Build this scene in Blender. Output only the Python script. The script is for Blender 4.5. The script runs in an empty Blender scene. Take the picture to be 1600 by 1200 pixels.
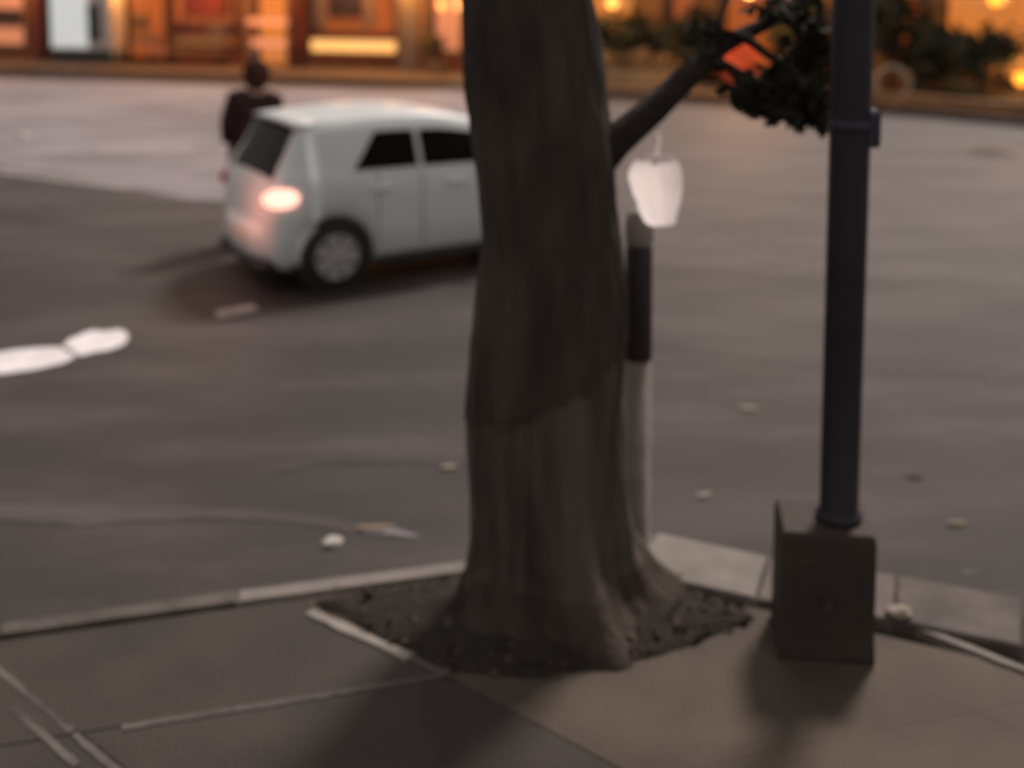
import bpy, bmesh, math, random
from mathutils import Vector, Matrix, noise
random.seed(7)
S = bpy.context.scene
C = S.collection
PI = math.pi
rad = math.radians

# ------------------------------------------------------------------ camera, sky, sun, exposure
FPX, H, HOR, PY = 1800.0, 2.6, -40.0, 140.0          # focal length in px of the 1600 px photo, eye height, horizon row, optical axis row
PITCH = math.atan((PY - HOR) / FPX)
cam_d = bpy.data.cameras.new('camera')
cam = bpy.data.objects.new('camera', cam_d)
C.objects.link(cam)
cam.location = (0, 0, H)
cam.rotation_euler = (PI / 2 - PITCH, 0, 0)
cam_d.sensor_width = 36
cam_d.lens = 36 * FPX / 1600
cam_d.shift_y = -(600 - PY) / 1600
cam_d.clip_start = 0.05
cam_d.clip_end = 2000
cam_d.dof.use_dof = True
cam_d.dof.focus_distance = 2.4
cam_d.dof.aperture_fstop = 1.25
S.camera = cam

SUNV = Vector((0.47, 0.80, 1.08)).normalized()         # towards the lamp glow over the street
W = bpy.data.worlds.new('World')
S.world = W
W.use_nodes = True
wn, wl = W.node_tree.nodes, W.node_tree.links
wn.clear()
wo = wn.new('ShaderNodeOutputWorld')
sk = wn.new('ShaderNodeTexSky')
sk.sky_type = 'NISHITA'
sk.sun_disc = False
sk.sun_elevation = math.asin(SUNV.z)
sk.sun_rotation = math.atan2(SUNV.x, SUNV.y)
b1 = wn.new('ShaderNodeBackground')
b1.inputs[1].default_value = 0.006
wl.new(sk.outputs[0], b1.inputs[0])
b2 = wn.new('ShaderNodeBackground')                    # even glow of the city's night sky
b2.inputs[0].default_value = (1.0, 0.885, 0.82, 1)
b2.inputs[1].default_value = 0.42
ad = wn.new('ShaderNodeAddShader')
wl.new(b1.outputs[0], ad.inputs[0])
wl.new(b2.outputs[0], ad.inputs[1])
wl.new(ad.outputs[0], wo.inputs[0])

sun_d = bpy.data.lights.new('sun', 'SUN')
sun_d.energy = 3.1
sun_d.angle = rad(11)
sun_d.color = (1.0, 0.84, 0.76)
sun = bpy.data.objects.new('sun', sun_d)
C.objects.link(sun)
sun.location = (6, 10, 14)
sun.rotation_euler = SUNV.to_track_quat('Z', 'Y').to_euler()

S.render.engine = 'CYCLES'
S.cycles.use_denoising = True
S.cycles.max_bounces = 6
S.view_settings.view_transform = 'Standard'
S.view_settings.look = 'None'
S.view_settings.gamma = 1
S.view_settings.use_curve_mapping = False
S.view_settings.exposure = 0.0

# ------------------------------------------------------------------ measuring the photo
def ray(px, py):
    d = Vector(((px - 800) / FPX, 1.0, -(py - PY) / FPX))
    d.rotate(Matrix.Rotation(-PITCH, 3, 'X'))
    return d
def at(px, py, z=0.0):
    d = ray(px, py)
    t = (z - H) / d.z
    return Vector((d.x * t, d.y * t, z))
def atd(px, py, Y):
    d = ray(px, py)
    t = Y / d.y
    return Vector((d.x * t, Y, H + d.z * t))

# ------------------------------------------------------------------ materials
M = {}
def mat(name, col, rough=0.7, var=0.25, scale=6.0, bump=0.0, bscale=None, metal=0.0, emit=None, estr=0.0, coat=0.0, spec=0.5, col2=None, stretch=None):
    m = bpy.data.materials.new(name)
    m.use_nodes = True
    nt = m.node_tree
    n, l = nt.nodes, nt.links
    p = n['Principled BSDF']
    p.inputs['Roughness'].default_value = rough
    p.inputs['Metallic'].default_value = metal
    p.inputs['Coat Weight'].default_value = coat
    p.inputs['Specular IOR Level'].default_value = spec
    tc = n.new('ShaderNodeTexCoord')
    vec = tc.outputs['Object']
    if stretch:
        mp = n.new('ShaderNodeMapping')
        mp.inputs['Scale'].default_value = stretch
        l.new(vec, mp.inputs[0])
        vec = mp.outputs[0]
    nz = n.new('ShaderNodeTexNoise')
    nz.inputs['Scale'].default_value = scale
    nz.inputs['Detail'].default_value = 6
    l.new(vec, nz.inputs['Vector'])
    cr = n.new('ShaderNodeValToRGB')
    a = tuple(max(0, c * (1 - var)) for c in col)
    b = col2 if col2 else tuple(min(1, c * (1 + var)) for c in col)
    cr.color_ramp.elements[0].position = 0.3
    cr.color_ramp.elements[1].position = 0.7
    cr.color_ramp.elements[0].color = (*a, 1)
    cr.color_ramp.elements[1].color = (*b, 1)
    l.new(nz.outputs['Fac'], cr.inputs[0])
    l.new(cr.outputs[0], p.inputs['Base Color'])
    if bump:
        n2 = n.new('ShaderNodeTexNoise')
        n2.inputs['Scale'].default_value = bscale or scale * 4
        n2.inputs['Detail'].default_value = 8
        l.new(vec, n2.inputs['Vector'])
        bp = n.new('ShaderNodeBump')
        bp.inputs['Strength'].default_value = bump
        bp.inputs['Distance'].default_value = 0.02
        l.new(n2.outputs['Fac'], bp.inputs['Height'])
        l.new(bp.outputs[0], p.inputs['Normal'])
    if emit:
        p.inputs['Emission Color'].default_value = (*emit, 1)
        p.inputs['Emission Strength'].default_value = estr
    M[name] = m
    return m

def asphalt(name, lo, mid, hi, rough=0.62):
    m = mat(name, mid, rough, 0.2, 40, 0.5, 160)
    n, l = m.node_tree.nodes, m.node_tree.links
    p = n['Principled BSDF']
    tc = n.new('ShaderNodeTexCoord')
    mp = n.new('ShaderNodeMapping')
    mp.inputs['Rotation'].default_value = (0, 0, rad(-22))
    mp.inputs['Scale'].default_value = (0.35, 1.0, 1)
    l.new(tc.outputs['Object'], mp.inputs[0])
    big = n.new('ShaderNodeTexNoise')
    big.inputs['Scale'].default_value = 1.5
    big.inputs['Detail'].default_value = 5
    big.inputs['Roughness'].default_value = 0.6
    l.new(mp.outputs[0], big.inputs['Vector'])
    cr = n.new('ShaderNodeValToRGB')
    e = cr.color_ramp.elements
    e[0].position, e[0].color = 0.40, (*lo, 1)
    e[1].position, e[1].color = 0.60, (*hi, 1)
    x = e.new(0.5); x.color = (*mid, 1)
    l.new(big.outputs['Fac'], cr.inputs[0])
    fine = n.new('ShaderNodeTexNoise')
    fine.inputs['Scale'].default_value = 90
    fine.inputs['Detail'].default_value = 3
    l.new(tc.outputs['Object'], fine.inputs['Vector'])
    mx = n.new('ShaderNodeMix'); mx.data_type = 'RGBA'; mx.blend_type = 'OVERLAY'
    mx.inputs['Factor'].default_value = 0.5
    l.new(cr.outputs[0], mx.inputs['A'])
    l.new(fine.outputs['Fac'], mx.inputs['B'])
    l.new(mx.outputs['Result'], p.inputs['Base Color'])
    return m

asphalt('asphalt_dark', (0.014, 0.0118, 0.0112), (0.0255, 0.0216, 0.0208), (0.045, 0.0387, 0.0375))
asphalt('asphalt_darkmid', (0.021, 0.0180, 0.0178), (0.035, 0.0302, 0.0302), (0.054, 0.0470, 0.0472))
asphalt('asphalt_pale', (0.165, 0.155, 0.168), (0.225, 0.213, 0.232), (0.29, 0.277, 0.30), 0.6)
asphalt('asphalt_mid', (0.031, 0.0268, 0.0274), (0.050, 0.0440, 0.0452), (0.072, 0.0642, 0.0665), 0.6)
mat('worn_paint', (0.30, 0.28, 0.28), 0.6, 0.35, 9, 0.2)
mat('white_paint', (0.80, 0.80, 0.83), 0.5, 0.14, 5, 0.1)
mat('slab_dark', (0.034, 0.0275, 0.0225), 0.75, 0.3, 3, 0.4, 60)
mat('slab_brown', (0.068, 0.051, 0.038), 0.75, 0.28, 3, 0.4, 60)
mat('slab_tan', (0.070, 0.0525, 0.039), 0.75, 0.28, 3, 0.4, 60)
mat('slab_red', (0.080, 0.048, 0.037), 0.75, 0.3, 3, 0.4, 60)
mat('mortar_pale', (0.090, 0.080, 0.074), 0.8, 0.55, 4, 0.4, 70)
mat('edging_pale', (0.25, 0.23, 0.205), 0.7, 0.2, 8, 0.3, 70)
mat('kerb_pale', (0.20, 0.183, 0.165), 0.75, 0.2, 7, 0.4, 70)
mat('kerb_mid', (0.115, 0.10, 0.090), 0.75, 0.25, 6, 0.4, 70)
mat('kerb_dull', (0.085, 0.073, 0.066), 0.75, 0.4, 6, 0.4, 70)
mat('soil', (0.020, 0.015, 0.011), 0.95, 0.5, 14, 1.0, 60)
mat('bark_worn', (0.046, 0.0350, 0.028), 0.9, 0.5, 8, 1.0, 26, stretch=(1, 1, 0.12), col2=(0.105, 0.084, 0.070))
mat('bark_dark', (0.044, 0.0325, 0.0250), 0.9, 0.5, 7, 1.0, 26, stretch=(1, 1, 0.28))
mat('branch_bark', (0.021, 0.0145, 0.0125), 0.9, 0.4, 14, 0.9, 40)
mat('bark_scar', (0.42, 0.38, 0.35), 0.85, 0.2, 20, 0.4)
mat('leaf_dark', (0.034, 0.034, 0.026), 0.9, 0.45, 9, spec=0.15)
mat('weed_green', (0.032, 0.036, 0.026), 0.7, 0.4, 20)
mat('leaf_dry', (0.20, 0.15, 0.10), 0.8, 0.3, 30)
mat('leaf_brown', (0.06, 0.038, 0.027), 0.8, 0.4, 30)
mat('leaf_tan', (0.30, 0.26, 0.21), 0.8, 0.2, 30)
mat('paper_white', (0.55, 0.53, 0.50), 0.7, 0.1, 20, 0.3)
mat('pole_metal', (0.0165, 0.0140, 0.0215), 0.6, 0.25, 9, 0.15, 60, metal=0.2)
mat('pole_box', (0.019, 0.019, 0.034), 0.5, 0.2, 9)
mat('pedestal_paint', (0.034, 0.0245, 0.0195), 0.75, 0.3, 5, 0.35, 60)
mat('bolt_steel', (0.06, 0.052, 0.048), 0.5, 0.2, 20, metal=0.4)
mat('post_pale', (0.24, 0.208, 0.19), 0.7, 0.2, 8, 0.2)
mat('post_sleeve', (0.026, 0.020, 0.020), 0.6, 0.2, 8)
mat('post_cap', (0.32, 0.285, 0.265), 0.6, 0.15, 8)
mat('manhole_iron', (0.022, 0.02, 0.02), 0.55, 0.3, 12, 0.5, metal=0.3)
mat('car_white', (0.60, 0.665, 0.675), 0.38, 0.015, 3, coat=0.15)
M['car_white'].node_tree.nodes['Principled BSDF'].inputs['Coat Roughness'].default_value = 0.25
mat('car_glass', (0.006, 0.0045, 0.005), 0.15, 0.1, 3, spec=0.04)
mat('car_black', (0.014, 0.013, 0.013), 0.6, 0.2, 8)
mat('tyre_rubber', (0.016, 0.015, 0.015), 0.8, 0.2, 20, 0.2)
mat('rim_silver', (0.42, 0.42, 0.41), 0.45, 0.15, 9, metal=0.3)
mat('taillight_lit', (0.8, 0.2, 0.15), 0.3, 0.05, 5, emit=(1.0, 0.52, 0.40), estr=1.9)
mat('taillight_red', (0.35, 0.02, 0.02), 0.25, 0.05, 5)
mat('headlight_lens', (0.6, 0.6, 0.6), 0.15, 0.05, 5)
mat('plate_white', (0.55, 0.55, 0.52), 0.5, 0.05, 5)
mat('skin', (0.33, 0.20, 0.15), 0.6, 0.08, 9)
mat('hair_brown', (0.050, 0.022, 0.017), 0.9, 0.3, 30, 0.5, 80, spec=0.1)
mat('jacket_cloth', (0.040, 0.022, 0.022), 0.95, 0.25, 12, 0.4, 60, spec=0.1)
mat('trouser_cloth', (0.022, 0.020, 0.024), 0.9, 0.25, 12, 0.4, 60)
mat('shoe', (0.02, 0.018, 0.018), 0.6, 0.2, 12)
# translucent bag
m = mat('bag_plastic', (0.88, 0.86, 0.86), 0.45, 0.03, 9, 0.3, 30)
n, l = m.node_tree.nodes, m.node_tree.links
tr = n.new('ShaderNodeBsdfTranslucent'); tr.inputs[0].default_value = (0.95, 0.92, 0.92, 1)
mxs = n.new('ShaderNodeMixShader'); mxs.inputs[0].default_value = 0.78
l.new(n['Principled BSDF'].outputs[0], mxs.inputs[1]); l.new(tr.outputs[0], mxs.inputs[2])
l.new(mxs.outputs[0], n['Material Output'].inputs[0])
# far side
mat('far_paving', (0.20, 0.15, 0.105), 0.7, 0.25, 2, 0.2)
mat('far_kerb', (0.075, 0.055, 0.045), 0.7, 0.3, 2)
mat('brick_red', (0.17, 0.062, 0.032), 0.8, 0.35, 4, 0.3, 30)
mat('plaster_ochre', (0.20, 0.10, 0.038), 0.8, 0.25, 2, 0.2)
mat('wood_dark', (0.055, 0.024, 0.014), 0.6, 0.35, 6, stretch=(1, 1, 0.2))
mat('wood_red', (0.14, 0.03, 0.014), 0.5, 0.3, 6, stretch=(1, 1, 0.2))
mat('frame_pale', (0.22, 0.15, 0.10), 0.6, 0.15, 6)
mat('stone_grey', (0.17, 0.14, 0.11), 0.8, 0.2, 5, 0.3)
mat('awning_red', (0.32, 0.06, 0.03), 0.8, 0.2, 5)
mat('roof_tile', (0.06, 0.04, 0.035), 0.8, 0.3, 5)
mat('glow_orange', (0.5, 0.2, 0.05), 0.6, 0.2, 2, emit=(1.0, 0.30, 0.05), estr=0.6)
mat('glow_amber', (0.6, 0.35, 0.1), 0.6, 0.1, 2, emit=(1.0, 0.52, 0.16), estr=1.15)
mat('glow_bright', (0.7, 0.4, 0.1), 0.6, 0.1, 2, emit=(1.0, 0.34, 0.045), estr=0.6)
mat('glow_salmon', (0.5, 0.25, 0.15), 0.6, 0.1, 2, emit=(1.0, 0.34, 0.15), estr=0.68)
mat('glow_dim', (0.3, 0.1, 0.03), 0.6, 0.2, 2, emit=(1.0, 0.21, 0.03), estr=0.34)
mat('glow_white', (0.75, 0.8, 0.82), 0.4, 0.03, 2, emit=(0.93, 1.0, 0.97), estr=0.4)
mat('fridge_shell', (0.55, 0.52, 0.50), 0.4, 0.05, 3)
mat('fridge_dark', (0.035, 0.038, 0.036), 0.4, 0.1, 3)
mat('planter_stone', (0.36, 0.25, 0.14), 0.8, 0.25, 3, 0.4)
mat('bed_edge', (0.28, 0.15, 0.07), 0.8, 0.3, 2, 0.3)
mat('shrub_leaf', (0.040, 0.042, 0.020), 0.65, 0.5, 1.5)
mat('shrub_olive', (0.10, 0.085, 0.035), 0.65, 0.4, 1.5)
mat('flower_red', (0.62, 0.14, 0.085), 0.6, 0.4, 3)
mat('flower_tan', (0.50, 0.34, 0.17), 0.6, 0.35, 3)
mat('ring_pale', (0.42, 0.33, 0.24), 0.7, 0.1, 6)
mg = bpy.data.materials.new('window_glass'); mg.use_nodes = True
n, l = mg.node_tree.nodes, mg.node_tree.links
n.clear()
o_ = n.new('ShaderNodeOutputMaterial'); t_ = n.new('ShaderNodeBsdfTransparent'); g_ = n.new('ShaderNodeBsdfGlossy'); x_ = n.new('ShaderNodeMixShader')
g_.inputs['Roughness'].default_value = 0.05; x_.inputs[0].default_value = 0.08
l.new(t_.outputs[0], x_.inputs[1]); l.new(g_.outputs[0], x_.inputs[2]); l.new(x_.outputs[0], o_.inputs[0])
M['window_glass'] = mg

# ------------------------------------------------------------------ builders
class MB:
    def __init__(self): self.v, self.f = [], []
    def add(self, vs, fs):
        b = len(self.v)
        self.v += [tuple(v) for v in vs]
        self.f += [tuple(i + b for i in f) for f in fs]
        return self
    def box(self, x0, x1, y0, y1, z0, z1, ch=0.0):
        if ch <= 0:
            vs = [(x, y, z) for z in (z0, z1) for y in (y0, y1) for x in (x0, x1)]
            fs = [(0, 2, 3, 1), (4, 5, 7, 6), (0, 1, 5, 4), (2, 6, 7, 3), (0, 4, 6, 2), (1, 3, 7, 5)]
            return self.add(vs, fs)
        ring = lambda a, z: [(x0 + a, y0 + a, z), (x1 - a, y0 + a, z), (x1 - a, y1 - a, z), (x0 + a, y1 - a, z)]
        return self.rings([ring(ch, z0), ring(0, z0 + ch), ring(0, z1 - ch), ring(ch, z1)])
    def rings(self, rs, cap=True, close=True):
        n = len(rs[0]); b = len(self.v)
        for r in rs: self.v += [tuple(p) for p in r]
        for i in range(len(rs) - 1):
            for k in range(n if close else n - 1):
                k2 = (k + 1) % n
                self.f.append((b + i * n + k, b + i * n + k2, b + (i + 1) * n + k2, b + (i + 1) * n + k))
        if cap:
            self.f.append(tuple(b + k for k in reversed(range(n))))
            self.f.append(tuple(b + (len(rs) - 1) * n + k for k in range(n)))
        return self
    def tube(self, pts, rads, n=10, cap=True):
        pts = [Vector(p) for p in pts]; rs = []
        for i, p in enumerate(pts):
            d = (pts[min(i + 1, len(pts) - 1)] - pts[max(i - 1, 0)]).normalized()
            u = d.orthogonal().normalized() if i == 0 else (u - d * u.dot(d)).normalized()
            w = d.cross(u)
            r = rads[i] if hasattr(rads, '__len__') else rads
            rs.append([p + (u * math.cos(2 * PI * k / n) + w * math.sin(2 * PI * k / n)) * r for k in range(n)])
        return self.rings(rs, cap)
    def lathe(self, prof, n=24, axis='z', off=(0, 0, 0)):
        rs = []
        for r, h in prof:
            ring = []
            for k in range(n):
                a = 2 * PI * k / n
                if axis == 'z': p = (r * math.cos(a), r * math.sin(a), h)
                else: p = (r * math.cos(a), h, r * math.sin(a))
                ring.append((p[0] + off[0], p[1] + off[1], p[2] + off[2]))
            rs.append(ring)
        return self.rings(rs)
    def prism(self, poly, z0, z1, ch=0.0):
        n = len(poly)
        if ch:
            cx = sum(p[0] for p in poly) / n; cy = sum(p[1] for p in poly) / n
            ins = [Vector((p[0], p[1])) + (Vector((cx, cy)) - Vector((p[0], p[1]))).normalized() * ch for p in poly]
            return self.rings([[(p[0], p[1], z0) for p in poly], [(p[0], p[1], z1 - ch * .6) for p in poly], [(p[0], p[1], z1) for p in ins]])
        return self.rings([[(p[0], p[1], z0) for p in poly], [(p[0], p[1], z1) for p in poly]])
    def build(self, name, m, parent=None, smooth=False, angle=None):
        me = bpy.data.meshes.new(name)
        me.from_pydata(self.v, [], self.f)
        bm = bmesh.new(); bm.from_mesh(me)
        bmesh.ops.recalc_face_normals(bm, faces=bm.faces)
        bm.to_mesh(me); bm.free()
        me.materials.append(M[m] if isinstance(m, str) else m)
        if smooth:
            for p in me.polygons: p.use_smooth = True
        o = bpy.data.objects.new(name, me)
        C.objects.link(o)
        if parent: o.parent = parent
        return o

def tag(o, label=None, cat=None, group=None, kind=None):
    if label: o['label'] = label
    if cat: o['category'] = cat
    if group: o['group'] = group
    if kind: o['kind'] = kind
    return o
def thing(name, label, cat, loc=(0, 0, 0), rz=0.0, group=None):
    o = bpy.data.objects.new(name, None)
    o.empty_display_size = 0.1
    C.objects.link(o)
    o.location = loc; o.rotation_euler = (0, 0, rz)
    return tag(o, label, cat, group)
def copy_tree(o, parent=None):
    c = o.copy(); C.objects.link(c); c.parent = parent
    for ch in list(o.children): copy_tree(ch, c)
    return c

def clip(poly, a, b):                                     # keep the part of a convex polygon left of a->b
    out = []
    s = lambda p: (b[0] - a[0]) * (p[1] - a[1]) - (b[1] - a[1]) * (p[0] - a[0])
    for i in range(len(poly)):
        p, q = poly[i], poly[(i + 1) % len(poly)]
        sp, sq = s(p), s(q)
        if sp >= 0: out.append(p)
        if sp * sq < 0:
            t = sp / (sp - sq)
            out.append((p[0] + t * (q[0] - p[0]), p[1] + t * (q[1] - p[1])))
    return out
def inside(p, poly):
    r = False
    for i in range(len(poly)):
        a, b = poly[i], poly[(i + 1) % len(poly)]
        if (a[1] > p[1]) != (b[1] > p[1]) and p[0] < (b[0] - a[0]) * (p[1] - a[1]) / (b[1] - a[1]) + a[0]: r = not r
    return r

RZ = -0.12                                                # road level; the pavements are at 0

# ------------------------------------------------------------------ road
me = MB().add([(-400, -60, RZ), (400, -60, RZ), (400, 600, RZ), (-400, 600, RZ)], [(0, 1, 2, 3)])
road = tag(me.build('road', 'asphalt_dark'), kind='structure')
def sheet(name, pix, m, dz, parent=None):
    ps = [at(x, y, RZ) for x, y in pix]
    b = MB().add([(p.x, p.y, RZ + dz) for p in ps], [tuple(range(len(ps)))])
    return b.build(name, m, parent)
def ragged(pix, amp=4, n=8):
    out = []
    for i in range(len(pix)):
        a, b = pix[i], pix[(i + 1) % len(pix)]
        for k in range(n):
            t = k / n
            out.append((a[0] + (b[0] - a[0]) * t + random.uniform(-amp, amp) * 2, a[1] + (b[1] - a[1]) * t + random.uniform(-amp, amp) * .5))
    return out
sheet('asphalt_patch', ragged([(-900, 160), (-300, 255), (0, 330), (300, 385), (560, 430), (800, 480), (1050, 545), (1350, 580), (1700, 600), (2300, 620), (2300, 260), (1600, 185), (0, 95), (-900, 75)], 6, 10), 'asphalt_darkmid', 0.002, road)  # tone step between the dark and the mid asphalt, ragged edge
sheet('asphalt_patch', [(-900, 130), (-300, 205), (0, 272), (300, 322), (560, 352), (800, 380), (1050, 420), (1350, 440), (1700, 455), (2300, 470), (2300, 230), (1600, 170), (1000, 132), (500, 106), (0, 88), (-900, 70)], 'asphalt_mid', 0.004, road)
sheet('asphalt_patch', [(-900, 128), (-300, 195), (0, 262), (150, 285), (300, 312), (420, 318), (520, 240), (900, 175), (900, 147), (600, 140), (300, 132), (0, 124), (-900, 90)], 'asphalt_pale', 0.008, road)
def streak(pts, m, dz):                                    # broad worn streak, built as a strip of quads
    b = MB(); vs = []
    for x, y, w in pts:
        for e in (-1, 1):
            p = at(x + random.uniform(-6, 6), y + e * w / 2 + random.uniform(-2, 2), RZ); vs.append((p.x, p.y, RZ + dz))
    b.add(vs, [(2 * i, 2 * i + 1, 2 * i + 3, 2 * i + 2) for i in range(len(pts) - 1)])
    return b.build('worn_streak', m, road)
def subdiv(pts, n):
    out = []
    for a, c in zip(pts, pts[1:]):
        out += [tuple(a[k] + (c[k] - a[k]) * i / n for k in range(3)) for i in range(n)]
    return out + [pts[-1]]
for pts, m in (([(-60, 800, 26), (120, 806, 30), (300, 800, 24), (440, 806, 16), (540, 824, 18), (650, 838, 6)], 'asphalt_mid'),
               ([(430, 735, 6), (520, 705, 40), (640, 700, 46), (735, 715, 30)], 'asphalt_darkmid'),
               ([(560, 828, 8), (600, 830, 10), (650, 838, 6)], 'asphalt_pale')):
    streak(subdiv(pts, 6), m, 0.0035 if m != 'asphalt_pale' else .005)
# painted marks
def mark(pix, m, label, name='lane_marking'):
    o = sheet(name, pix, m, 0.014, road)
    return o
for cx_, cy_, a_, b_, tilt in ((20, 566, 98, 18, -.13), (150, 535, 50, 17, -.15), (-150, 596, 110, 18, -.15)):   # rounded blots of white paint
    sheet('lane_marking', [(cx_ + a_ * math.cos(t) * (1 + .10 * noise.noise((t, cx_, 1))), cy_ + tilt * a_ * math.cos(t) + b_ * math.copysign(abs(math.sin(t)) ** .8, math.sin(t)) * (1 + .25 * noise.noise((t * 2, cx_, 4)))) for t in [-2 * PI * k / 30 for k in range(30)]], 'white_paint', 0.006, road)
for x0, y0, x1, y1, w, m in ((336, 494, 398, 483, 12, 'worn_paint'),
                             (-60, 181, 345, 146, 9, 'worn_paint'), (150, 236, 300, 236, 12, 'worn_paint'), (-60, 262, 200, 296, 7, 'worn_paint')):
    sheet('lane_marking', ragged([(x0, y0 - w / 2), (x1, y1 - w / 2), (x1 + 4, y1 + w / 3), (x0 + 6, y0 + w / 2)], w * .06, 5), m, 0.014, road)
# manhole cover in the road
p = at(1545, 238, RZ + .004)
mh = thing('manhole_cover', 'round dark iron manhole cover set in the road, upper right', 'manhole cover', p)
MB().lathe([(0.42, 0.0), (0.42, 0.018), (0.36, 0.02)], 28).build('rim', 'stone_grey', mh)
b = MB().lathe([(0.35, 0.0), (0.35, 0.024), (0.0001, 0.025)], 28)
for i in range(-3, 4):
    for j in range(-3, 4):
        if i * i + j * j < 9.5: b.box(i * .085 - .022, i * .085 + .022, j * .085 - .022, j * .085 + .022, 0.02, 0.031)
b.build('lid', 'manhole_iron', mh)

# ------------------------------------------------------------------ near pavement, kerb, tree pit
KL = [at(-500, 1052), at(0, 981), at(370, 930), at(740, 881), at(1026, 843)]
KR = [at(1026, 843), at(1200, 880), at(1400, 908), at(1600, 946), at(1850, 1002), at(2300, 1120)]
kerbline = KL + KR[1:]
pave_pts = [(p.x, p.y) for p in kerbline]
base_poly = pave_pts + [(6, -6), (-8, -6)]
pavement = MB().prism(base_poly, -0.2, -0.035).build('pavement', 'slab_brown')
tag(pavement, kind='structure')
def offs(pts, w):
    out = []
    for i, p in enumerate(pts):
        d = (pts[min(i + 1, len(pts) - 1)] - pts[max(i - 1, 0)]); d.z = 0; d.normalize()
        out.append(Vector((p.x + d.y * w, p.y - d.x * w, p.z)))
    return out
def kerb(pts, w, length, mats, z1):
    inn = offs(pts, w)
    k = 0
    for i in range(len(pts) - 1):
        L = (pts[i + 1] - pts[i]).length
        n = max(1, round(L / length))
        for j in range(n):
            t0, t1 = j / n, (j + 1) / n
            g = 0.004 / L
            q = [pts[i].lerp(pts[i + 1], t0 + g), pts[i].lerp(pts[i + 1], t1 - g), inn[i].lerp(inn[i + 1], t1 - g), inn[i].lerp(inn[i + 1], t0 + g)]
            dz = random.uniform(-.004, .004)
            MB().prism([(v.x, v.y) for v in q], -0.3, z1 + dz, 0.012).build('kerb_stone', mats(i, j, k), pavement)
            k += 1
random.seed(3)
kerb(KL, 0.085, 0.75, lambda i, j, k: 'kerb_pale' if i in (2, ) and j > -1 else ('kerb_mid' if i != 1 or j % 2 else 'kerb_dull'), 0.02)
kerb(KR, 0.37, 0.46, lambda i, j, k: 'kerb_pale' if i == 0 else ('kerb_mid' if k % 2 else 'kerb_dull'), 0.035)
inner = [(p.x, p.y) for p in offs(KL, 0.1)[:-1]] + [(p.x, p.y) for p in offs(KR, 0.375)]
PIT = [(478, 938), (690, 1051), (830, 1062), (965, 1046), (1100, 1006), (1188, 966), (1040, 893), (900, 880), (740, 896)]
pit = [tuple(at(x, y)[:2]) for x, y in PIT]
O = at(690, 1052); O2 = Vector((O.x, O.y))
U = Vector((math.cos(rad(15.5)), math.sin(rad(15.5))))
V_ = Vector((0.60, -0.50)).normalized()
US, VS = 1.27, 0.88
random.seed(11)
for i in range(-4, 5):
    for j in range(-2, 5):
        g = 0.0025 if i < 0 else 0.0006
        c = [O2 + U * (i * US + a) + V_ * (j * VS + b_) for a, b_ in ((g, g), (US - g, g), (US - g, VS - g), (g, VS - g))]
        poly = [tuple(p) for p in reversed(c)]
        area = sum(poly[k][0] * poly[(k + 1) % 4][1] - poly[(k + 1) % 4][0] * poly[k][1] for k in range(4))
        if area < 0: poly.reverse()
        for k in range(len(inner) - 1):                   # keep what lies on the camera side of the kerb
            poly = clip(poly, inner[k + 1], inner[k]) if len(poly) > 2 else []
        if len(poly) < 3 or all(inside(p, pit) for p in poly): continue
        if max(p[1] for p in poly) < 1.5: continue
        if i < 0: m = 'slab_dark'
        elif i >= 1 and j >= 1: m = random.choice(['slab_red', 'slab_tan', 'slab_red'])
        else: m = random.choice(['slab_brown', 'slab_tan'])
        MB().prism(poly, -0.06, random.uniform(-.0015, .0015) if i < 0 else 0.0, 0.002 if i < 0 else 0.0005).build('slab', m, pavement)
def strip(p0, p1, w, z0, z1, m, name):
    a, b = at(*p0), at(*p1)
    d = (b - a).normalized(); n_ = Vector((-d.y, d.x, 0)) * w / 2
    k = 9; L, R = [], []
    for q in range(k + 1):
        c = a.lerp(b, q / k)
        L.append(c + n_ * random.uniform(.7, 1.1)); R.append(c - n_ * random.uniform(.7, 1.1))
    poly = [(v.x, v.y) for v in L] + [(v.x, v.y) for v in reversed(R)]
    return MB().prism(poly, z0, z1).build(name, m, pavement)
strip((483, 958), (640, 1030), 0.048, -0.05, 0.010, 'edging_pale', 'edging_strip')
strip((638, 1029), (700, 1056), 0.036, -0.05, 0.006, 'mortar_pale', 'edging_strip')
for p0, p1, w in (((690, 1056), (521, 1084), .032), ((520, 1084), (367, 1109), .04), ((366, 1109), (190, 1138), .036), ((-20, 1033), (112, 1143), .032), ((116, 1147), (190, 1210), .032), ((20, 1106), (120, 1196), .03)):
    strip(p0, p1, w, -0.03, 0.003, 'mortar_pale', 'mortar_strip')
strip((1420, 978), (1640, 1066), 0.035, -0.03, 0.014, 'kerb_pale', 'mortar_strip')
# soil of the pit
b = MB()
cx = sum(p[0] for p in pit) / len(pit); cy = sum(p[1] for p in pit) / len(pit)
edge = []
for i in range(len(pit)):
    a, q = pit[i], pit[(i + 1) % len(pit)]
    for k in range(8):
        t = k / 8
        edge.append((a[0] + (q[0] - a[0]) * t, a[1] + (q[1] - a[1]) * t))
rs = []
for s, z in ((1.0, -0.02), (0.97, 0.008), (0.8, 0.02), (0.55, 0.035), (0.3, 0.05), (0.05, 0.05)):
    rs.append([(cx + (p[0] - cx) * s * (1 + .05 * noise.noise((p[0] * 5, p[1] * 5, s))), cy + (p[1] - cy) * s * (1 + .05 * noise.noise((p[0] * 5, p[1] * 5, s + 9))), z + .02 * noise.noise((p[0] * 9 * s, p[1] * 9 * s, 1))) for p in edge])
b.rings(rs)
tag(b.build('soil', 'soil', None, True), kind='structure')

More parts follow.
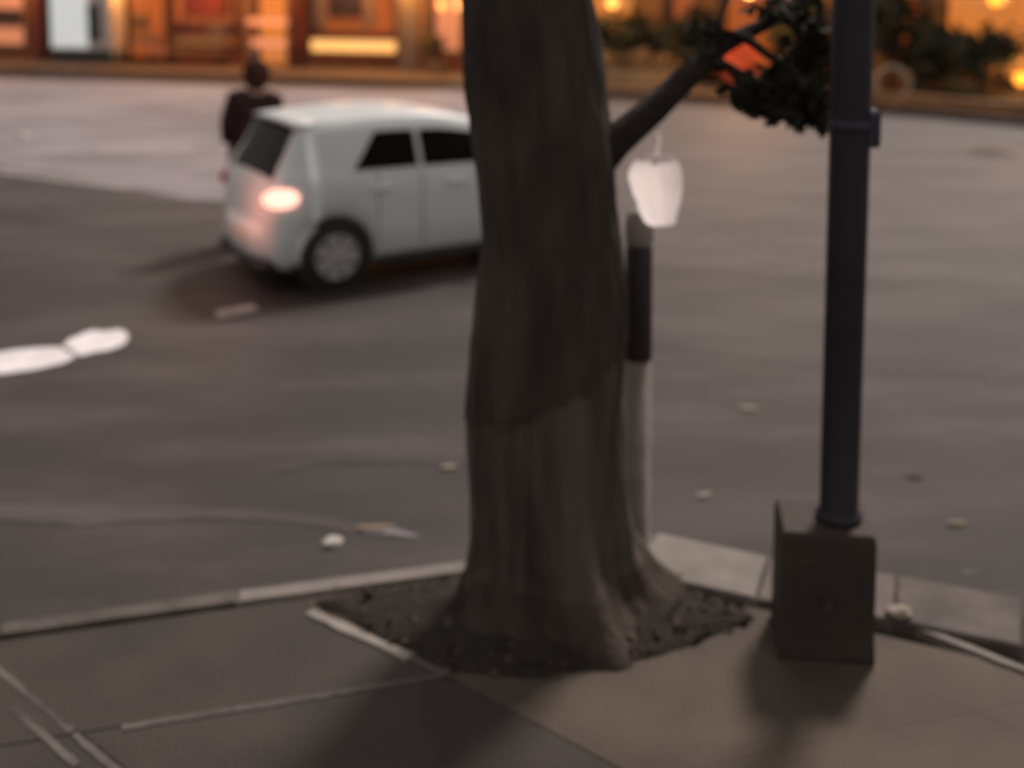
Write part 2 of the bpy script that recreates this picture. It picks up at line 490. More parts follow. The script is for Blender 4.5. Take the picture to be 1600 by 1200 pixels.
# ------------------------------------------------------------------ the big street tree
TY = 4.58
PROF = [(-300, 722, 900), (0, 725, 922), (100, 728, 938), (200, 738, 952), (300, 750, 960), (380, 754, 967), (440, 748, 971), (560, 738, 973), (660, 734, 974), (780, 742, 978), (850, 741, 988), (900, 730, 1016), (940, 712, 1060), (985, 690, 1105), (1020, 680, 1125)]
def zof(py): return atd(800, py, TY).z
prof = []
for y, l_, r_ in PROF:
    a, c = atd(l_, y, TY), atd(r_, y, TY)
    prof.append((a.z, (a.x + c.x) / 2, (c.x - a.x) / 2))
prof.sort()
def pr(z):
    if z <= prof[0][0]: return prof[0][1:]
    for a, c in zip(prof, prof[1:]):
        if z <= c[0]:
            t = (z - a[0]) / (c[0] - a[0]); return a[1] + (c[1] - a[1]) * t, a[2] + (c[2] - a[2]) * t
    return prof[-1][1:]
tc0 = pr(0.3)[0]
tree = thing('street_tree', 'thick dark tree with flared roots and one leafy side branch in the pavement corner', 'tree', (tc0, TY, 0))
NA, NZ = 120, 170
ztop = 4.4
rs = []
for i in range(NZ + 1):
    z = -0.06 + (ztop + .06) * (i / NZ) ** 1.25
    xc, r = pr(min(z, prof[-1][0]))
    if z > prof[-1][0]: r *= 1 - 0.06 * (z - prof[-1][0])
    ring = []
    for k in range(NA):
        a = 2 * PI * k / NA
        ca, sa = math.cos(a), math.sin(a)
        low = max(0, 1 - z / 1.0)
        rr = r
        flare = max(0.0, 1 - z / 0.30)
        rr -= 0.02 * flare ** 1.5 * max(0, -sa)            # front root does not run far out
        rr += 0.05 * flare * math.sin(5 * a + 1.0) * (1 if z < .3 else 0)
        fl = math.sin(9 * a + 2.2 * noise.noise((ca * 1.5, sa * 1.5, z * .8)))
        rr += (0.006 + 0.016 * low) * fl
        rr += 0.035 * low * math.sin(4 * a + .7)
        rr += 0.022 * noise.noise((ca * 3, sa * 3, z * 1.1)) + 0.016 * noise.noise((ca * 9, sa * 9, z * 2.4)) + 0.010 * noise.noise((ca * 22, sa * 22, z * 4))
        edge_z = 0.95 + 0.17 * math.cos(a + .1) + 0.09 * noise.noise((ca * 3, sa * 3, 7)) + .04 * noise.noise((ca * 9, sa * 9, 3)) - .02 * math.sin(3 * a)
        if z > edge_z: rr += 0.008 * max(0.25, 1 - (z - edge_z) / 1.1)
        ring.append((xc - tc0 + rr * ca, rr * sa, z))
    rs.append(ring)
trunk = MB().rings(rs).build('trunk', 'bark_dark', tree, True)
trunk.data.materials.append(M['bark_worn'])
for q_ in trunk.data.polygons:
    c_ = q_.center
    ca, sa = Vector((c_.x, c_.y)).normalized()
    e_ = 0.95 + 0.17 * ca + .09 * noise.noise((ca * 3, sa * 3, 7)) + .04 * noise.noise((ca * 9, sa * 9, 3))
    if 0.2 < c_.z < e_: q_.material_index = 1
def loc(px, py, Y): 
    v = atd(px, py, Y); return (v.x - tc0, v.y - TY, v.z)
br = [loc(900, 275, 4.6), loc(965, 218, 4.62), loc(1020, 172, 4.66), loc(1075, 118, 4.72), loc(1130, 70, 4.8), loc(1210, 30, 4.9), loc(1290, -30, 5.0)]
branch = MB().tube(br, [.11, .070, .060, .053, .04, .026, .012], 14).build('branch', 'branch_bark', tree, True)
for q0, q1, q2 in (((1110, 90), (1170, 120), (1235, 150)), ((1160, 55), (1230, 110), (1280, 180)), ((1085, 110), (1120, 40), (1150, -30)), ((1230, 20), (1262, 80), (1285, 150)), ((1140, 105), (1165, 140), (1185, 160)), ((1200, 135), (1225, 165), (1240, 200))):
    MB().tube([loc(*q0, 4.78), loc(*q1, 4.8), loc(*q2, 4.82)], [.022, .014, .005], 7).build('twig', 'branch_bark', tree, True)
for k in range(3):                                            # limbs above the picture
    a = k * 2.1 + .4
    MB().tube([(0, 0, 3.9), (.5 * math.cos(a), .5 * math.sin(a), 4.8), (1.3 * math.cos(a), 1.3 * math.sin(a), 5.9)], [.17, .1, .03], 9).build('limb', 'branch_bark', tree, True)
def leafcloud(b, c, r, n, size, flat=1.0):
    for _ in range(n):
        while True:
            v = Vector((random.uniform(-1, 1), random.uniform(-1, 1), random.uniform(-1, 1)))
            if v.length < 1: break
        p = Vector(c) + Vector((v.x * r[0], v.y * r[1], v.z * r[2]))
        d = Vector((random.gauss(0, 1), random.gauss(0, 1), random.gauss(0, .7) - .4)).normalized()
        s = size * random.uniform(.45, 1.45)
        w = d.orthogonal().normalized(); w.rotate(Matrix.Rotation(random.uniform(0, 6.28), 3, d)); nn = d.cross(w)
        b.add([p, p + d * s * .5 + w * s * .34 + nn * s * .06, p + d * s, p + d * s * .5 - w * s * .34 + nn * s * .06], [(0, 1, 2), (0, 2, 3)])
random.seed(5)
b = MB()
for px, py, rx, rz, n in ((1178, 142, .10, .045, 130), (1215, 150, .12, .075, 210), (1262, 165, .09, .10, 200), (1245, 120, .13, .08, 160), (1120, 60, .05, .10, 30), (1275, 60, .09, .14, 110), (1225, 5, .14, .05, 60), (1085, 60, .04, .10, 25)):
    leafcloud(b, loc(px, py, 4.8), (rx, .12, rz), n, .075)
tag(b.build('leaf_spray', 'leaf_dark', tree), kind='stuff')
b = MB()
for k in range(22):
    a = random.uniform(0, 6.28); q = random.uniform(0, 2.0)
    leafcloud(b, (q * math.cos(a), q * math.sin(a), random.uniform(5.2, 7.2)), (.5, .5, .35), 45, .16)
tag(b.build('crown', 'leaf_dark', tree), kind='stuff')
# weeds and leaf litter about the roots
random.seed(21)
b = MB()
for _ in range(420):
    px = random.gauss(985, 60); py = random.gauss(945, 30)
    if not (860 < px < 1120 and 880 < py < 1005): continue
    p = at(px, py)
    if not inside((p.x, p.y), pit): continue
    hgt = random.uniform(.012, .045); a = random.uniform(0, 6.28); w = .012
    d = Vector((math.cos(a), math.sin(a), 0)); e = Vector((-d.y, d.x, 0))
    b.add([p + e * w, p - e * w, p + d * hgt * .5 + Vector((0, 0, hgt)) + e * w * .6, p + d * hgt + Vector((0, 0, hgt * .8))], [(0, 1, 2), (1, 3, 2)])
tag(b.build('weeds', 'weed_green'), 'very low dark weeds growing over the roots right of the trunk', 'weeds', kind='stuff')
b = MB()
for _ in range(420):
    px = random.uniform(500, 1200); py = random.uniform(885, 1060)
    p = at(px, py, 0.03)
    if not inside((p.x, p.y), pit): continue
    leafcloud(b, p, (.01, .01, .012), 1, .045)
tag(b.build('leaf_litter', 'leaf_brown'), 'small brown leaf litter scattered over the dark soil of the tree pit', 'leaf litter', kind='stuff')

# ------------------------------------------------------------------ white bag hanging on the branch
BY = 4.86
bc = atd(1022, 292, BY)
bag = thing('plastic_bag', 'crumpled white plastic bag hanging under the branch against the right side of the trunk', 'bag', bc)
rs = []
rows = [(.150, .0, .035), (.146, .0, .068), (.128, -.002, .094), (.095, -.004, .108), (.06, -.002, .114), (.02, .004, .112), (-.02, .008, .104), (-.06, .012, .092), (-.10, .016, .078), (-.135, .020, .066), (-.155, .026, .058)]
NB = 30
b = MB(); vs = []
for z, dx, hw in rows:                                       # one creased film, bellied towards the pavement and open to the street
    for k in range(NB + 1):
        u = -1 + 2 * k / NB
        crease = .004 * noise.noise((u * 2, z * 8, 2)) + .0025 * noise.noise((u * 6, z * 18, 5))
        edge_w = 1 + .16 * noise.noise((z * 13, 3 if u < 0 else 8, 1))
        vs.append((dx + hw * u * edge_w, -.035 * (1 - u * u) * (hw / .11) - .05 - .12 * max(0, z - .05) + crease, z + .008 * noise.noise((u * 4, z * 4, 9))))
b.add(vs, [(j * (NB + 1) + i, j * (NB + 1) + i + 1, (j + 1) * (NB + 1) + i + 1, (j + 1) * (NB + 1) + i) for j in range(len(rows) - 1) for i in range(NB)])
b.build('pouch', 'bag_plastic', bag, True)
MB().tube([(0, -.08, .135), (-.004, -.09, .16), (.004, -.11, .2), (0, -.14, .25)], [.02, .008, .006, .006], 7).build('tie', 'bag_plastic', bag, True)

# ------------------------------------------------------------------ slim post behind the trunk
pp_ = at(993, 868)
post = thing('slim_post', 'slim pale post with dark upper sleeve standing just behind the right edge of the trunk', 'post', (pp_.x, pp_.y, 0))
zs = lambda py: atd(998, py, pp_.y).z
MB().lathe([(.072, 0), (.072, .02), (.062, .03), (.061, zs(560))], 20).build('shaft', 'post_pale', post, True)
MB().lathe([(.058, zs(561)), (.063, zs(558)), (.060, zs(388)), (.054, zs(384))], 20).build('sleeve', 'post_sleeve', post, True)
MB().lathe([(.05, zs(384)), (.062, zs(378)), (.064, zs(350)), (.054, zs(332)), (.02, zs(326)), (.001, zs(325))], 20).build('cap', 'post_cap', post, True)

# ------------------------------------------------------------------ metal pole on its pedestal
pb = at(1290, 1000)
pole = thing('metal_pole', 'dark metal pole rising from a square pedestal at the pavement corner', 'pole', (pb.x, pb.y, 0), rad(-7))
b = MB()
b.rings([[(x * s, y * s, z) for x, y in ((-.176, -.15), (.176, -.15), (.176, .15), (-.176, .15))] for s, z in ((1.0, 0), (1.02, .02), (.99, .1), (.985, .47), (.97, .49), (.93, .497))])
b.build('pedestal', 'pedestal_paint', pole)
pole.location.x -= .02
MB().box(-.166, .166, -.14, .14, .494, .504, .004).build('pedestal_top', 'pedestal_paint', pole)
b = MB(); b.box(-.12, .12, -.152, -.14, .10, .40, .004); b.build('access_panel', 'pedestal_paint', pole)
b = MB(); b.lathe([(.022, 0), (.022, .02), (.012, .026)], 12, 'y'); o = b.build('panel_bolt', 'bolt_steel', pole); o.location = (0, -.172, .24)
zt = 4.9
MB().lathe([(.088, .50), (.088, .525), (.076, .535), (.073, .54), (.074, 1.2), (.076, 2.4), (.076, zt)], 28, 'z', (.055, 0, 0)).build('shaft', 'pole_metal', pole, True)
MB().lathe([(.092, zt), (.092, zt + .02), (.05, zt + .05), (.001, zt + .06)], 24, 'z', (.055, 0, 0)).build('shaft_cap', 'pole_metal', pole, True)
MB().lathe([(.079, 2.02), (.083, 2.025), (.083, 2.055), (.079, 2.06)], 24, 'z', (.055, 0, 0)).build('clamp_band', 'pole_box', pole, True)
MB().box(.115, .158, -.05, .05, 1.96, 2.10, .01).build('button_box', 'pole_box', pole)
# ------------------------------------------------------------------ loose leaves and scraps on the ground
def leaf_obj(name, label, cat, px, py, z, L, m, rz, group=None, curl=.35, wide=.42):
    b = MB(); n = 7; vs = []
    for i in range(n):
        t = i / (n - 1); w = L * wide * math.sin(PI * min(1, t * .92 + .06)) ** .8 * (1 + .15 * math.sin(i * 2.3))
        zc = curl * L * (t - .5) ** 2 + .004
        vs += [(L * (t - .5), -w / 2, zc + curl * .35 * w), (L * (t - .5), 0, zc), (L * (t - .5), w / 2, zc + curl * .3 * w)]
    fs = []
    for i in range(n - 1):
        for k in range(2): fs.append((i * 3 + k, i * 3 + k + 1, i * 3 + k + 4, i * 3 + k + 3))
    b.add(vs, fs)
    o = b.build(name, m, None, True)
    p = at(px, py, z)
    o.location = (p.x, p.y, z + .004); o.rotation_euler = (0, 0, rz)
    return tag(o, label, cat, group)
G = 'fallen leaves lying on the road'
leaf_obj('fallen_leaf', 'pale fallen leaf on the road just left of the trunk', 'leaf', 702, 732, RZ, .10, 'leaf_tan', .2, G)
leaf_obj('fallen_leaf', 'pale fallen leaf on the road beyond the pale kerb slab', 'leaf', 1100, 776, RZ, .09, 'leaf_tan', .5, G)
leaf_obj('fallen_leaf', 'small grey fallen leaf on the road, farthest one between trunk and pole', 'leaf', 1170, 640, RZ, .12, 'leaf_tan', -.3, G)
leaf_obj('fallen_leaf', 'tan dry leaf on the road right of the pole, nearest the kerb', 'leaf', 1495, 820, RZ, .10, 'leaf_dry', .1, G)
leaf_obj('fallen_leaf', 'brown dry leaf on the road right of the pole, farther from the kerb', 'leaf', 1430, 746, RZ, .11, 'leaf_brown', -.2, G)
leaf_obj('fallen_leaf', 'dark wet leaf lying on the road edge right of the pedestal', 'leaf', 1515, 898, .03, .11, 'manhole_iron', .3, G)
def scrap(label, px, py, z, size, m, seed):
    bm = bmesh.new(); bmesh.ops.create_icosphere(bm, subdivisions=2, radius=1)
    for v in bm.verts:
        k = 1 + .35 * noise.noise(v.co * 1.8 + Vector((seed, 0, 0))) + .2 * noise.noise(v.co * 4 + Vector((seed, 3, 0)))
        v.co = Vector((v.co.x * size * k, v.co.y * size * .7 * k, max(-.3, v.co.z) * size * .5 * k + size * .15))
    me = bpy.data.meshes.new('paper_scrap'); bm.to_mesh(me); bm.free(); me.materials.append(M[m])
    o = bpy.data.objects.new('paper_scrap', me); C.objects.link(o)
    p = at(px, py, z); o.location = p; o.rotation_euler = (0, 0, seed)
    return tag(o, label, 'litter', 'paper scraps on the ground')
scrap('crumpled white paper scrap on the road near the kerb, left of the trunk', 521, 850, RZ, .055, 'paper_white', 1.0)
scrap('flat pale paper scrap on the kerb stones beside the pedestal', 1405, 960, .035, .055, 'leaf_tan', 0.1)
scrap('pale scrap lying far out on the light asphalt at the left edge', 36, 214, RZ + .01, .12, 'paper_white', 2.2)
leaf_obj('fallen_leaf', 'long pale leaf on the road just beyond the paper scrap', 'leaf', 590, 826, RZ, .2, 'leaf_dry', .1, G, .15, .25)

# ------------------------------------------------------------------ white hatchback
HEAD = rad(31)
rw = at(522, 449, RZ)
RWX, HW, CL = 0.56, 0.79, 3.46
RW = Matrix.Rotation(HEAD, 3, 'Z')
org = rw - RW @ Vector((RWX, -0.70, 0))
car = thing('hatchback_car', 'white hatchback car driving past behind the trunk with its tail light lit', 'car', (org.x, org.y, RZ), HEAD)
FWX = RWX + 2.30
WR = 0.285
def interp(tab, x):
    if x <= tab[0][0]: return tab[0][1]
    for a, c in zip(tab, tab[1:]):
        if x <= c[0]:
            t = (x - a[0]) / (c[0] - a[0]); t = t * t * (3 - 2 * t) * .4 + t * .6
            return a[1] + (c[1] - a[1]) * t
    return tab[-1][1]
TOP = [(0, .55), (.015, .70), (.04, .86), (.07, .95), (.16, 1.12), (.30, 1.37), (.36, 1.43), (.55, 1.465), (1.1, 1.49), (1.6, 1.475), (2.0, 1.40), (2.35, 1.18), (2.62, .98), (2.9, .92), (3.2, .84), (3.38, .70), (3.46, .48)]
WID = [(0, .60), (.04, .70), (.12, .76), (.3, .785), (1, .80), (2.4, .80), (3.0, .77), (3.3, .66), (3.46, .48)]
RWI = [(0, .56), (.07, .62), (.3, .56), (.6, .585), (1.5, .59), (2.1, .57), (2.6, .62), (3.0, .66), (3.46, .42)]
def zbot(x):
    z = 0.20 if x > .1 else .20 + (.1 - x) * 1.2
    if x > 3.3: z = .2 + (x - 3.3) * .6
    for wx in (RWX, FWX):
        d = abs(x - wx)
        if d < .37: z = max(z, .27 + math.sqrt(max(0, .37 ** 2 - d * d)) - .02)
    return z
def belt(x): return min(interp(TOP, x) - .04, 1.01 - .03 * (x - .5) / 2)
def section(x):                                          # half section from sill to roof centre: (y, z)
    w, rw_, t, bz, zb = interp(WID, x), interp(RWI, x), interp(TOP, x), belt(x), zbot(x)
    pts = [(w * .90, zb), (w * .985, zb + (bz - zb) * .12), (w * 1.0, zb + (bz - zb) * .4), (w * .995, zb + (bz - zb) * .7), (w * .965, bz - .02), (w * .95, bz)]
    k = max(0.0, t - bz)
    w1 = min(rw_, w * .95)
    for s in (.2, .4, .6, .8):
        pts.append((w * .95 + (w1 - w * .95) * s ** 1.15, bz + k * .9 * s))
    pts += [(w1 * .985, bz + k * .94), (w1 * .9, bz + k * .985), (w1 * .6, t), (w1 * .3, t + .006), (0, t + .008)]
    return pts
xs = sorted(set([0, .015, .04, .07, .1, .13, .16, .2, .25, .3, .33, .36, .45] + [RWX + d for d in (-.37, -.355, -.33, -.28, -.2, -.1, 0, .1, .2, .28, .33, .355, .37)] +
                [FWX + d for d in (-.37, -.355, -.33, -.28, -.2, -.1, 0, .1, .2, .28, .33, .355, .37)] + [1.0, 1.15, 1.3, 1.5, 1.7, 1.9, 2.0, 2.1, 2.2, 2.3, 2.4, 2.62, 2.8, 3.0, 3.1, 3.2, 3.3, 3.38, 3.43, 3.46]))
rs = []
for x in xs:
    h_ = section(x)
    full = [(x, y, z) for y, z in h_] + [(x, -y, z) for y, z in reversed(h_[:-1])]
    rs.append(full)
body = MB().rings(rs).build('body', 'car_white', car, True)
def surf(x, s):                                          # point on the near side (y<0), s in 0..1 from belt to roof edge
    sec = section(x)
    i = 5 + s * 4; k = int(min(i, 8)); t = i - k
    y = sec[k][0] + (sec[k + 1][0] - sec[k][0]) * t; z = sec[k][1] + (sec[k + 1][1] - sec[k][1]) * t
    return y, z
def side_glass(name, x0, x1, x0t, x1t, s0, s1, sgn, m='car_glass', par=None, off=.006):
    b = MB(); nx, ns = 8, 5; vs = []
    for j in range(ns + 1):
        s = s0 + (s1 - s0) * j / ns
        for i in range(nx + 1):
            t = j / ns
            x = (x0 + (x0t - x0) * t) + ((x1 + (x1t - x1) * t) - (x0 + (x0t - x0) * t)) * i / nx
            y, z = surf(x, s)
            vs.append((x, sgn * (y + off), z + off * .3))
    b.add(vs, [(j * (nx + 1) + i, j * (nx + 1) + i + 1, (j + 1) * (nx + 1) + i + 1, (j + 1) * (nx + 1) + i) for j in range(ns) for i in range(nx)])
    return b.build(name, m, par or car, True)
for sgn in (-1, 1):
    side_glass('rear_door_window', .74, 1.36, .98, 1.36, .05, .95, sgn)
    side_glass('front_door_window', 1.41, 2.36, 1.41, 1.95, .05, .95, sgn)
    # door seams and handles
    for hx in (.98, 1.72):
        y, z = section(hx)[3][0], .86
        MB().box(hx - .09, hx + .09, min(sgn * (y + .004), sgn * (y + .035)), max(sgn * (y + .004), sgn * (y + .035)), z - .018, z + .018, .008).build('door_handle', 'car_white', car)
    y = interp(WID, 1.5)
    for sx in (.955, 1.385, 2.36):
        sec = section(sx)
        b = MB(); vs = []
        for (yy, zz) in sec[1:6]: vs += [(sx - .004, sgn * (yy + .003), zz), (sx + .004, sgn * (yy + .003), zz)]
        b.add(vs, [(2 * i, 2 * i + 1, 2 * i + 3, 2 * i + 2) for i in range(4)]); b.build('door_seam', 'car_black', car)
    MB().box(RWX + .40, FWX - .40, min(sgn * .70, sgn * .80), max(sgn * .70, sgn * .80), .15, .245, .02).build('sill_skirt', 'car_black', car)
    o = MB().lathe([(.001, -.10), (.06, -.085), (.085, -.02), (.08, .04), (.001, .05)], 14, 'y').build('door_mirror', 'car_white', car, True)
    o.location = (2.28, sgn * .88, .98); o.scale = (.8, 1, .8)
    # lamps
    tl = MB()
    tl.rings([[(.115 + .21 * s * math.cos(a) * .5, 0 + h2, .155 * s * math.sin(a) * .5) for a in [2 * PI * k / 20 for k in range(20)]] for s, h2 in ((1.05, .05), (1.05, -.02), (.92, -.045), (.6, -.058), (.1, -.062))])
    o = tl.build('tail_light', 'taillight_lit' if sgn < 0 else 'taillight_red', car, True)
    o.location = (-.065, sgn * .66, .835)
    o.rotation_euler = (0, 0, rad(-28) if sgn < 0 else rad(180 + 28))
    o.scale = (1.4, 1, 1.0)
    if sgn > 0: o.location = (.22, .70, .815); o.rotation_euler = (0, 0, PI); o.scale = (1.0, .6, 1.0)
    if sgn < 0:
        ld = bpy.data.lights.new('tail_light_glow', 'POINT'); ld.energy = 6.5; ld.color = (1, .30, .20); ld.shadow_soft_size = .12
        lo = bpy.data.objects.new('tail_light_glow', ld); C.objects.link(lo); lo.parent = car; lo.location = (-.36, -.40, .80)
    hl = MB().lathe([(.001, -.06), (.1, -.04), (.12, 0), (.1, .04)], 16, 'y').build('headlight', 'headlight_lens', car, True)
    hl.location = (3.27, sgn * .56, .66); hl.scale = (1.1, 1, .6)
# rear window over the sloping tailgate
b = MB(); vs = []
nx, ny = 8, 10
for i in range(nx + 1):
    x = .085 + (.325 - .085) * i / nx
    w1 = min(interp(RWI, x), interp(WID, x) * .95) * .86
    for j in range(ny + 1):
        u = -1 + 2 * j / ny
        vs.append((x - .012, u * w1, interp(TOP, x) + .012 - .02 * abs(u) ** 3))
b.add(vs, [(i * (ny + 1) + j, i * (ny + 1) + j + 1, (i + 1) * (ny + 1) + j + 1, (i + 1) * (ny + 1) + j) for i in range(nx) for j in range(ny)])
b.build('rear_window', 'car_glass', car, True)
b = MB(); vs = []
for i in range(nx + 1):
    x = 2.02 + (2.56 - 2.02) * i / nx
    w1 = min(interp(RWI, x), interp(WID, x) * .95) * .88
    for j in range(ny + 1):
        u = -1 + 2 * j / ny
        vs.append((x + .006, u * w1, interp(TOP, x) + .018 - .02 * abs(u) ** 3))
b.add(vs, [(i * (ny + 1) + j, i * (ny + 1) + j + 1, (i + 1) * (ny + 1) + j + 1, (i + 1) * (ny + 1) + j) for i in range(nx) for j in range(ny)])
b.build('windscreen', 'car_glass', car, True)
# spoiler, bumper, plate, wiper
b = MB(); rs = []
for j in range(13):
    u = -1 + 2 * j / 12
    y = u * .56; dz = -.03 * abs(u) ** 3; dx = .05 * abs(u) ** 2
    rs.append([(.46 + dx, y, 1.435 + dz), (.27 + dx, y, 1.425 + dz), (.215 + dx, y, 1.44 + dz), (.28 + dx, y, 1.462 + dz), (.46 + dx, y, 1.475 + dz)])
b.rings(rs).build('spoiler', 'car_white', car, True)
b = MB(); rs = []
for j in range(17):
    a = -1 + 2 * j / 16
    y = a * .76; x = -.075 + .26 * abs(a) ** 3.2
    rs.append([(x + .2, y, .25), (x + .03, y, .25), (x, y, .33), (x - .01, y, .46), (x + .02, y, .56), (x + .2, y, .58)])
b.rings(rs).build('rear_bumper', 'car_white', car, True)
MB().box(-.06, .3, -.6, .6, .17, .262, .02).build('bumper_valance', 'car_black', car)
MB().box(-.105, -.07, -.26, .26, .40, .51, .004).build('number_plate', 'plate_white', car)
MB().box(.2, 3.2, -.56, .56, .15, .24, .02).build('underbody', 'car_black', car)
for wx in (RWX, FWX):
    MB().lathe([(.33, -.76), (.35, -.74), (.35, .74), (.33, .76)], 24, 'y', (wx, 0, .285)).build('wheel_well', 'car_black', car)
def wheel(x, sgn):
    w = bpy.data.objects.new('wheel', None); C.objects.link(w); w.parent = car; w.location = (x, sgn * .70, WR)
    if sgn > 0: w.rotation_euler = (0, 0, PI)
    MB().lathe([(.19, -.085), (.26, -.09), (.28, -.07), (WR, -.03), (WR, .05), (.275, .08), (.19, .08)], 32, 'y').build('tyre', 'tyre_rubber', w, True)
    MB().lathe([(.195, -.03), (.2, -.088), (.185, -.092), (.175, -.06), (.04, -.05), (.001, -.05)], 32, 'y').build('rim', 'rim_silver', w, True)
    for k in range(7):
        a = 2 * PI * k / 7
        r1, r2 = .03, .182
        b = MB(); d = Vector((math.cos(a), 0, math.sin(a))); e = Vector((-d.z, 0, d.x))
        y0, y1 = Vector((0, -.095, 0)), Vector((0, -.055, 0))
        b.rings([[d * r + e * ww + y0, d * r - e * ww + y0, d * r - e * ww + y1, d * r + e * ww + y1] for r, ww in ((r1, .03), (r2, .055))])
        b.build('spoke', 'rim_silver', w)
    MB().lathe([(.045, -.06), (.045, -.098), (.03, -.104), (.001, -.105)], 16, 'y').build('hub_cap', 'rim_silver', w, True)
for sgn in (-1, 1):
    wheel(RWX, sgn); wheel(FWX, sgn)

# ------------------------------------------------------------------ person standing beyond the car
pp = at(383, 378, RZ)
person = thing('person', 'person with brown hair in dark jacket standing beyond the rear of the white car', 'person', (pp.x, pp.y, RZ), rad(15))
person.scale = (1.2, 1.2, 1.06); person.rotation_euler.y = rad(5)
def skin(name, verts, edges, radii, m, sub=2, parent=None):
    me = bpy.data.meshes.new(name)
    me.from_pydata(verts, edges, [])
    o = bpy.data.objects.new(name, me); C.objects.link(o)
    o.modifiers.new('skin', 'SKIN'); 
    sv = me.skin_vertices[0].data if me.skin_vertices else None
    return o
def skin_obj(name, verts, edges, radii, m, parent, root=0, sub=2):
    bm = bmesh.new()
    ly = bm.verts.layers.skin.verify()
    vs = [bm.verts.new(v) for v in verts]
    for a, c in edges: bm.edges.new((vs[a], vs[c]))
    for i, v in enumerate(vs):
        r = radii[i]; v[ly].radius = r if isinstance(r, tuple) else (r, r); v[ly].use_root = (i == root)
    me = bpy.data.meshes.new(name); bm.to_mesh(me); bm.free()
    o = bpy.data.objects.new(name, me); C.objects.link(o); o.parent = parent
    me.materials.append(M[m])
    a = o.modifiers.new('skin', 'SKIN'); a.use_smooth_shade = True
    s = o.modifiers.new('smooth', 'SUBSURF'); s.levels = sub; s.render_levels = sub
    return o
# x right, y forward (faces +y local), z up; 1.72 m tall
J = [(0, 0, .93), (0, .01, 1.10), (0, .01, 1.28), (0, -.005, 1.42), (0, .0, 1.49), (0, .01, 1.56), (0, .015, 1.66),
     (-.1, 0, .86), (-.11, .02, .50), (-.12, -.01, .10), (-.125, .10, .045), (.1, 0, .86), (.11, .03, .50), (.12, -.01, .10), (.125, .10, .045),
     (-.17, -.005, 1.39), (-.215, -.03, 1.14), (-.19, .09, .93), (.17, -.005, 1.39), (.215, -.03, 1.14), (.19, .09, .93)]
E = [(0, 1), (1, 2), (2, 3), (3, 4), (4, 5), (5, 6), (0, 7), (7, 8), (8, 9), (9, 10), (0, 11), (11, 12), (12, 13), (13, 14), (3, 15), (15, 16), (16, 17), (3, 18), (18, 19), (19, 20)]
R = [(.15, .11), (.13, .10), (.15, .11), (.11, .085), .055, (.07, .085), (.078, .095), .085, .058, .042, .035, .085, .058, .042, .035, .058, .045, .036, .058, .045, .036]
skin_obj('body', J, E, R, 'skin', person)
TJ = [J[i] for i in (0, 1, 2, 3, 15, 16, 17, 18, 19, 20)] + [(0, 0, .82), (0, 0, 1.50)]
skin_obj('jacket', TJ, [(0, 1), (1, 2), (2, 3), (3, 4), (4, 5), (5, 6), (3, 7), (7, 8), (8, 9), (0, 10), (3, 11)], [(.18, .14), (.165, .13), (.185, .14), (.14, .11), .08, .065, .06, .08, .065, .06, (.18, .14), (.08, .08)], 'jacket_cloth', person)
LJ = [J[i] for i in (0, 7, 8, 9, 11, 12, 13)]
skin_obj('trousers', LJ, [(0, 1), (1, 2), (2, 3), (0, 4), (4, 5), (5, 6)], [(.16, .12), .105, .078, .062, .105, .078, .062], 'trouser_cloth', person)
for s in (-1, 1):
    b = MB(); rs = []
    for y, w, h_ in ((-.10, .028, .05), (-.08, .04, .09), (0, .045, .09), (.08, .048, .06), (.15, .042, .045), (.185, .02, .03)):
        rs.append([(w * math.cos(a), y, max(0, h_ / 2 + h_ / 2 * math.sin(a))) for a in [2 * PI * k / 12 for k in range(12)]])
    o = b.rings(rs).build('shoe', 'shoe', person, True); o.location = (s * .122, .02, 0)
bm = bmesh.new(); bmesh.ops.create_uvsphere(bm, u_segments=24, v_segments=16, radius=1)
for v in list(bm.verts):
    x, y, z = v.co
    face = y > .42 and z < .45
    k = .80 if face else 1.0
    if z < -.1: k *= 1.0 if y < .1 else .8
    v.co = Vector((x * .105 * (1 if not face else .9), y * .122 * k, z * .135 * (1.25 if z < 0 and y < .3 else 1)))
me = bpy.data.meshes.new('hair'); bm.to_mesh(me); bm.free(); me.materials.append(M['hair_brown'])
for p_ in me.polygons: p_.use_smooth = True
hair = bpy.data.objects.new('hair', me); C.objects.link(hair); hair.parent = person; hair.location = (0, -.005, 1.635); hair.scale = (1.08, 1.05, 1.05)
for s in (-1, 1):
    o = MB().lathe([(.001, -.008), (.011, -.004), (.013, 0), (.001, .006)], 10, 'y').build('eye', 'plate_white', person, True); o.location = (s * .032, .108, 1.635)
    o = MB().lathe([(.001, -.006), (.018, -.004), (.022, .004), (.001, .01)], 10, 'y').build('ear', 'skin', person, True); o.location = (s * .10, 0, 1.62); o.rotation_euler = (0, 0, PI / 2); o.scale = (1, 1, 1.5)
o = MB().rings([[(-.016, 0, 0), (.016, 0, 0), (0, .028, .004)], [(-.008, -.004, .05), (.008, -.004, .05), (0, .006, .05)]]).build('nose', 'skin', person, True); o.location = (0, .105, 1.59)
o = MB().box(-.024, .024, -.004, .006, -.006, .006, .003).build('mouth', 'flower_red', person); o.location = (0, .105, 1.565)

